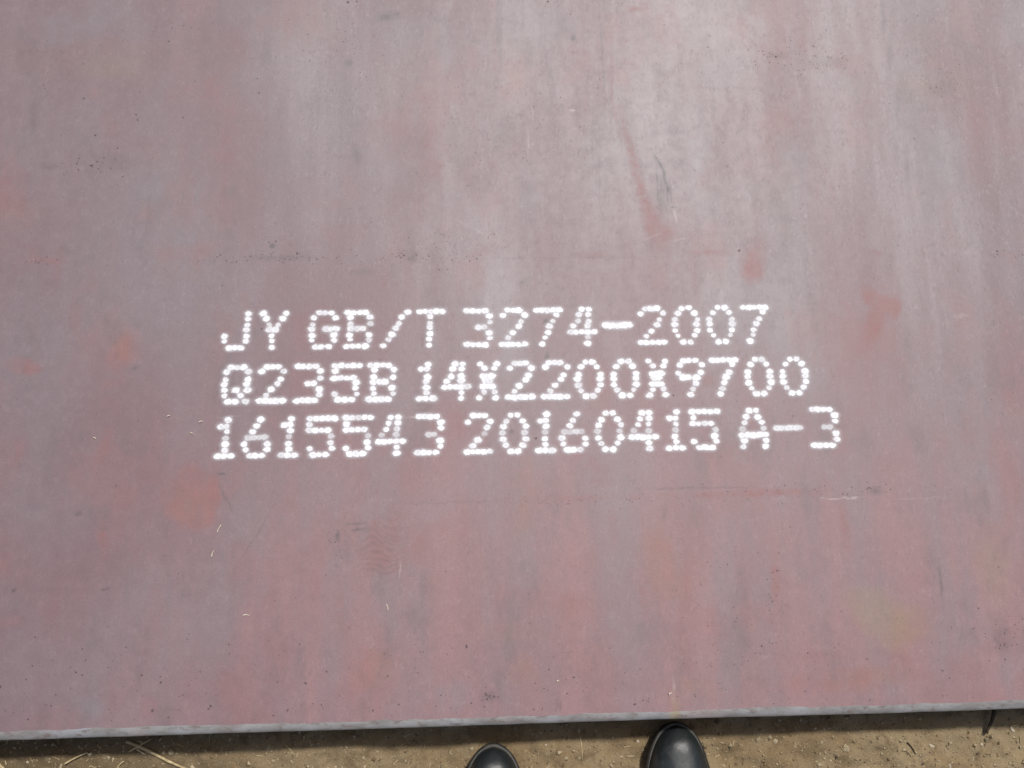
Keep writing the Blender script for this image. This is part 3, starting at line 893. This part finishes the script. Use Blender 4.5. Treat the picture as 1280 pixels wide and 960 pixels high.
stick('twig', (1236, 884), (1230, 916), .0030, mat_twig, 'dark twig sticking out from under the plate near the right corner', 'twig', (.012, .004), .001)
stick('twig', (1132, 927), (1142, 941), .0010, mat_twig, 'thin brown twig on dirt ending at a small stone', 'twig', (.001, .001), .0006)


def pebble_material(name, a, b):
    t = NT(name)
    P = t.coords()
    n = t.noise(P, 2.2, 5.0, .7)
    return t.out(t.mix(t.remap(n, .3, .7), a, b), .9, t.bump(n, .8, .002), spec=.2)


mat_peb = pebble_material('tan_stone', (.23, .18, .11), (.42, .345, .225))
mat_pebw = pebble_material('pale_stone', (.38, .32, .22), (.62, .54, .41))
mat_pebd = pebble_material('dark_stone', (.07, .055, .038), (.13, .10, .07))


def pebble_mesh(seed):
    bm = bmesh.new()
    bmesh.ops.create_icosphere(bm, subdivisions=2, radius=1.0)
    r = random.Random(seed)
    ph = [(Vector((r.gauss(0, 1), r.gauss(0, 1), r.gauss(0, 1))).normalized(), r.uniform(.42, .85)) for _ in range(12)]
    for v in bm.verts:
        for (n, lim) in ph:           # knock facets off
            d = v.co.dot(n)
            if d > lim: v.co -= n * (d - lim)
    me = bpy.data.meshes.new('pebble')
    bm.to_mesh(me); bm.free()
    me.polygons.foreach_set('use_smooth', [True] * len(me.polygons))
    return me


def pebble(px, py, w, h, mat, label, seed, rz=0.0, name='pebble', group='small stones on the dirt', plane=GZ, base=None, flat=.6):
    me = pebble_mesh(seed)
    me.materials.append(mat)
    o = bpy.data.objects.new(name, me)
    C.objects.link(o)
    x, y = at(px, py, plane)
    s = MM * 1.08
    o.scale = (w * s, h * s, min(w, h) * s * flat)
    o.location = (x, y, (gz(x, y) if base is None else base) + min(w, h) * s * flat * .42)
    o.rotation_euler = (0, 0, rz)
    return tag(o, label, 'stone', group)


pebble(215, 940, 4.2, 6.5, mat_peb, 'rounded tan stone above the end of the longest straw', 1, -.5)
pebble(114.5, 941, 3.4, 2.6, mat_pebw, 'white chip at the end of a short straw', 2, .3)
pebble(147, 929, 2.0, 2.6, mat_peb, 'small tan stone in the shadow left of the crossed straws', 3)
pebble(948, 925, 3.6, 3.4, mat_peb, 'round tan stone on dirt right of the right hand shoe', 4)
pebble(1056, 934, 6.5, 5.0, mat_peb, 'largest flat pale stone on the open dirt', 5, .2, flat=.4)
pebble(1142, 940, 2.4, 2.8, mat_pebw, 'small pale stone at the end of the thin twig', 6)
pebble(1185, 956, 2.2, 4.0, mat_pebw, 'upright white stone chip at the bottom right', 7, .1)
pebble(1164, 932, 4.5, 2.6, mat_pebw, 'pale stone left of the dark twig', 8, -.3)
pebble(1152, 955, 3.0, 2.4, mat_pebd, 'dark stone at the bottom edge of the dirt', 9)
pebble(1267, 912, 2.6, 4.6, mat_pebw, 'pale oblong stone below the plate near the right corner', 10, .6)
pebble(1274, 927, 2.4, 4.2, mat_peb, 'tan stone at the right border just below the oblong pale one', 11, -.3)
pebble(1278, 935, 3.4, 2.6, mat_peb, 'lowest tan stone at the right border', 12, .5)
pebble(1030, 940, 2.6, 2.2, mat_peb, 'small tan stone left of the largest flat stone', 13)
pebble(443.5, 920, 1.7, 1.6, mat_pebw, 'white grit stone in the plate shadow left of the left hand shoe', 14)
pebble(676, 916, 1.8, 1.6, mat_pebw, 'pale stone in the shadow right of the left hand shoe', 15)
pebble(682, 930, 1.9, 1.9, mat_pebw, 'pale stone in sunlight right of the left hand shoe', 16)
pebble(797, 926, 2.2, 2.0, mat_pebw, 'white stone close beside the toe of the right hand shoe', 17)
pebble(788, 945, 5.6, 2.6, mat_peb, 'flat pale stone beside the right hand shoe at the bottom', 18, .05, flat=.35)
pebble(1203, 920, 2.4, 1.8, mat_peb, 'small tan stone just left of the dark twig tip', 19)
pebble(1229, 931, 2.4, 2.4, mat_pebw, 'pale stone straight below the dark twig tip', 20)
pebble(37, 951, 1.9, 1.9, mat_pebw, 'small pale stone right of the corner straw', 21)
pebble(908, 950, 1.8, 1.8, mat_peb, 'small tan stone low beside the right hand shoe', 22)

# uncountable grit and crumbs
t = NT('dirt_grit')
P = t.coords()
n = t.noise(P, 140.0, 2.0, .6)
mat_grit = t.out(t.mix(t.remap(n, .42, .62), (.155, .115, .066), (.42, .345, .225)), .95, None, spec=.15)
vs, fs = [], []
octf = [(0, 2, 4), (2, 1, 4), (1, 3, 4), (3, 0, 4), (2, 0, 5), (1, 2, 5), (3, 1, 5), (0, 3, 5)]
NG = 15000
gxs = rng.uniform(-.95, .95, NG); gys = rng.uniform(-.20, .05, NG)
gzs = GZ + dirt_height(gxs, gys)
gr = np.exp(rng.normal(math.log(.0009), .55, NG)).clip(.0004, .0040)
for i in range(NG):
    b = len(vs); r = gr[i]
    j = rng.uniform(.6, 1.3, 6)
    a = rng.uniform(0, 3.14); ca, sa = math.cos(a), math.sin(a)
    for k, (ux, uy, uz) in enumerate(((1, 0, 0), (-1, 0, 0), (0, 1, 0), (0, -1, 0), (0, 0, .8), (0, 0, -.8))):
        ux *= j[k]; uy *= j[k]; uz *= j[k]
        vs.append((gxs[i] + r * (ux * ca - uy * sa), gys[i] + r * (ux * sa + uy * ca), gzs[i] + r * (.3 + uz)))
    fs += [tuple(b + q for q in f) for f in octf]
grit = new_mesh_object('grit', vs, fs, mat_grit, smooth=False)
tag(grit, 'fine grit and dirt crumbs strewn along the plate edge', 'grit', kind='stuff')

# chaff: short broken bits of straw too many to count
vs, fs = [], []
for i in range(420):
    x = random.uniform(-.85, .85); y = random.uniform(-.17, .02)
    if x > -.25 and random.random() < .6: continue
    L = random.uniform(.002, .010); a = random.uniform(0, 3.14); r = random.uniform(.0003, .0007)
    z = gz(x, y) + .0010; ux, uy = math.cos(a), math.sin(a); b = len(vs)
    for q in (-1, 1):
        zz = z + random.uniform(-.0006, .0012)
        vs += [(x + ux * L * q / 2 - uy * r, y + uy * L * q / 2 + ux * r, zz), (x + ux * L * q / 2 + uy * r, y + uy * L * q / 2 - ux * r, zz),
               (x + ux * L * q / 2, y + uy * L * q / 2, zz + r * 1.2)]
    fs += [(b, b + 3, b + 5, b + 2), (b + 1, b + 2, b + 5, b + 4), (b, b + 1, b + 4, b + 3), (b, b + 2, b + 1), (b + 3, b + 4, b + 5)]
chaff = new_mesh_object('chaff', vs, fs, mat_straw, smooth=False)
tag(chaff, 'fine broken straw bits strewn in the dirt', 'chaff', kind='stuff')

# ------------------------------------------------------------------ slivers lying on the plate
LG = 'pale slivers lying on the plate'


def sliver(p0, p1, r, label, mat=None):
    o = stick('sliver', p0, p1, r, mat or mat_pale, label, 'sliver', (0, 0), .0008, LG, plane=0.0, on_plate=True)
    return o


sliver((272, 666), (277, 656), .0007, 'curled pale sliver below the round rust spot on the plate')
sliver((265, 696), (268, 688), .0007, 'upright pale sliver, next one down from the curled sliver')
sliver((304, 769), (312, 769.5), .0008, 'short level pale sliver low on the left of the plate')
sliver((483, 755), (485, 763), .0005, 'thin pale sliver below the rippled rust patch')
sliver((696, 852), (699, 851), .0009, 'white speck of a sliver low in the middle of the plate')
sliver((836, 868), (840, 866), .0009, 'white crumb of a sliver above the right hand shoe')
sliver((117, 547), (120, 549), .0008, 'pale fleck of a sliver on plate far left of the bottom line')
sliver((209, 521), (213, 520), .0008, 'pale fleck, upper left of the three beside the bottom line')
sliver((249, 528), (254, 527), .0008, 'slanting pale fleck nearest the first digit of the bottom line')
sliver((238, 541), (241, 543), .0008, 'lowest pale fleck of the three beside the bottom line')
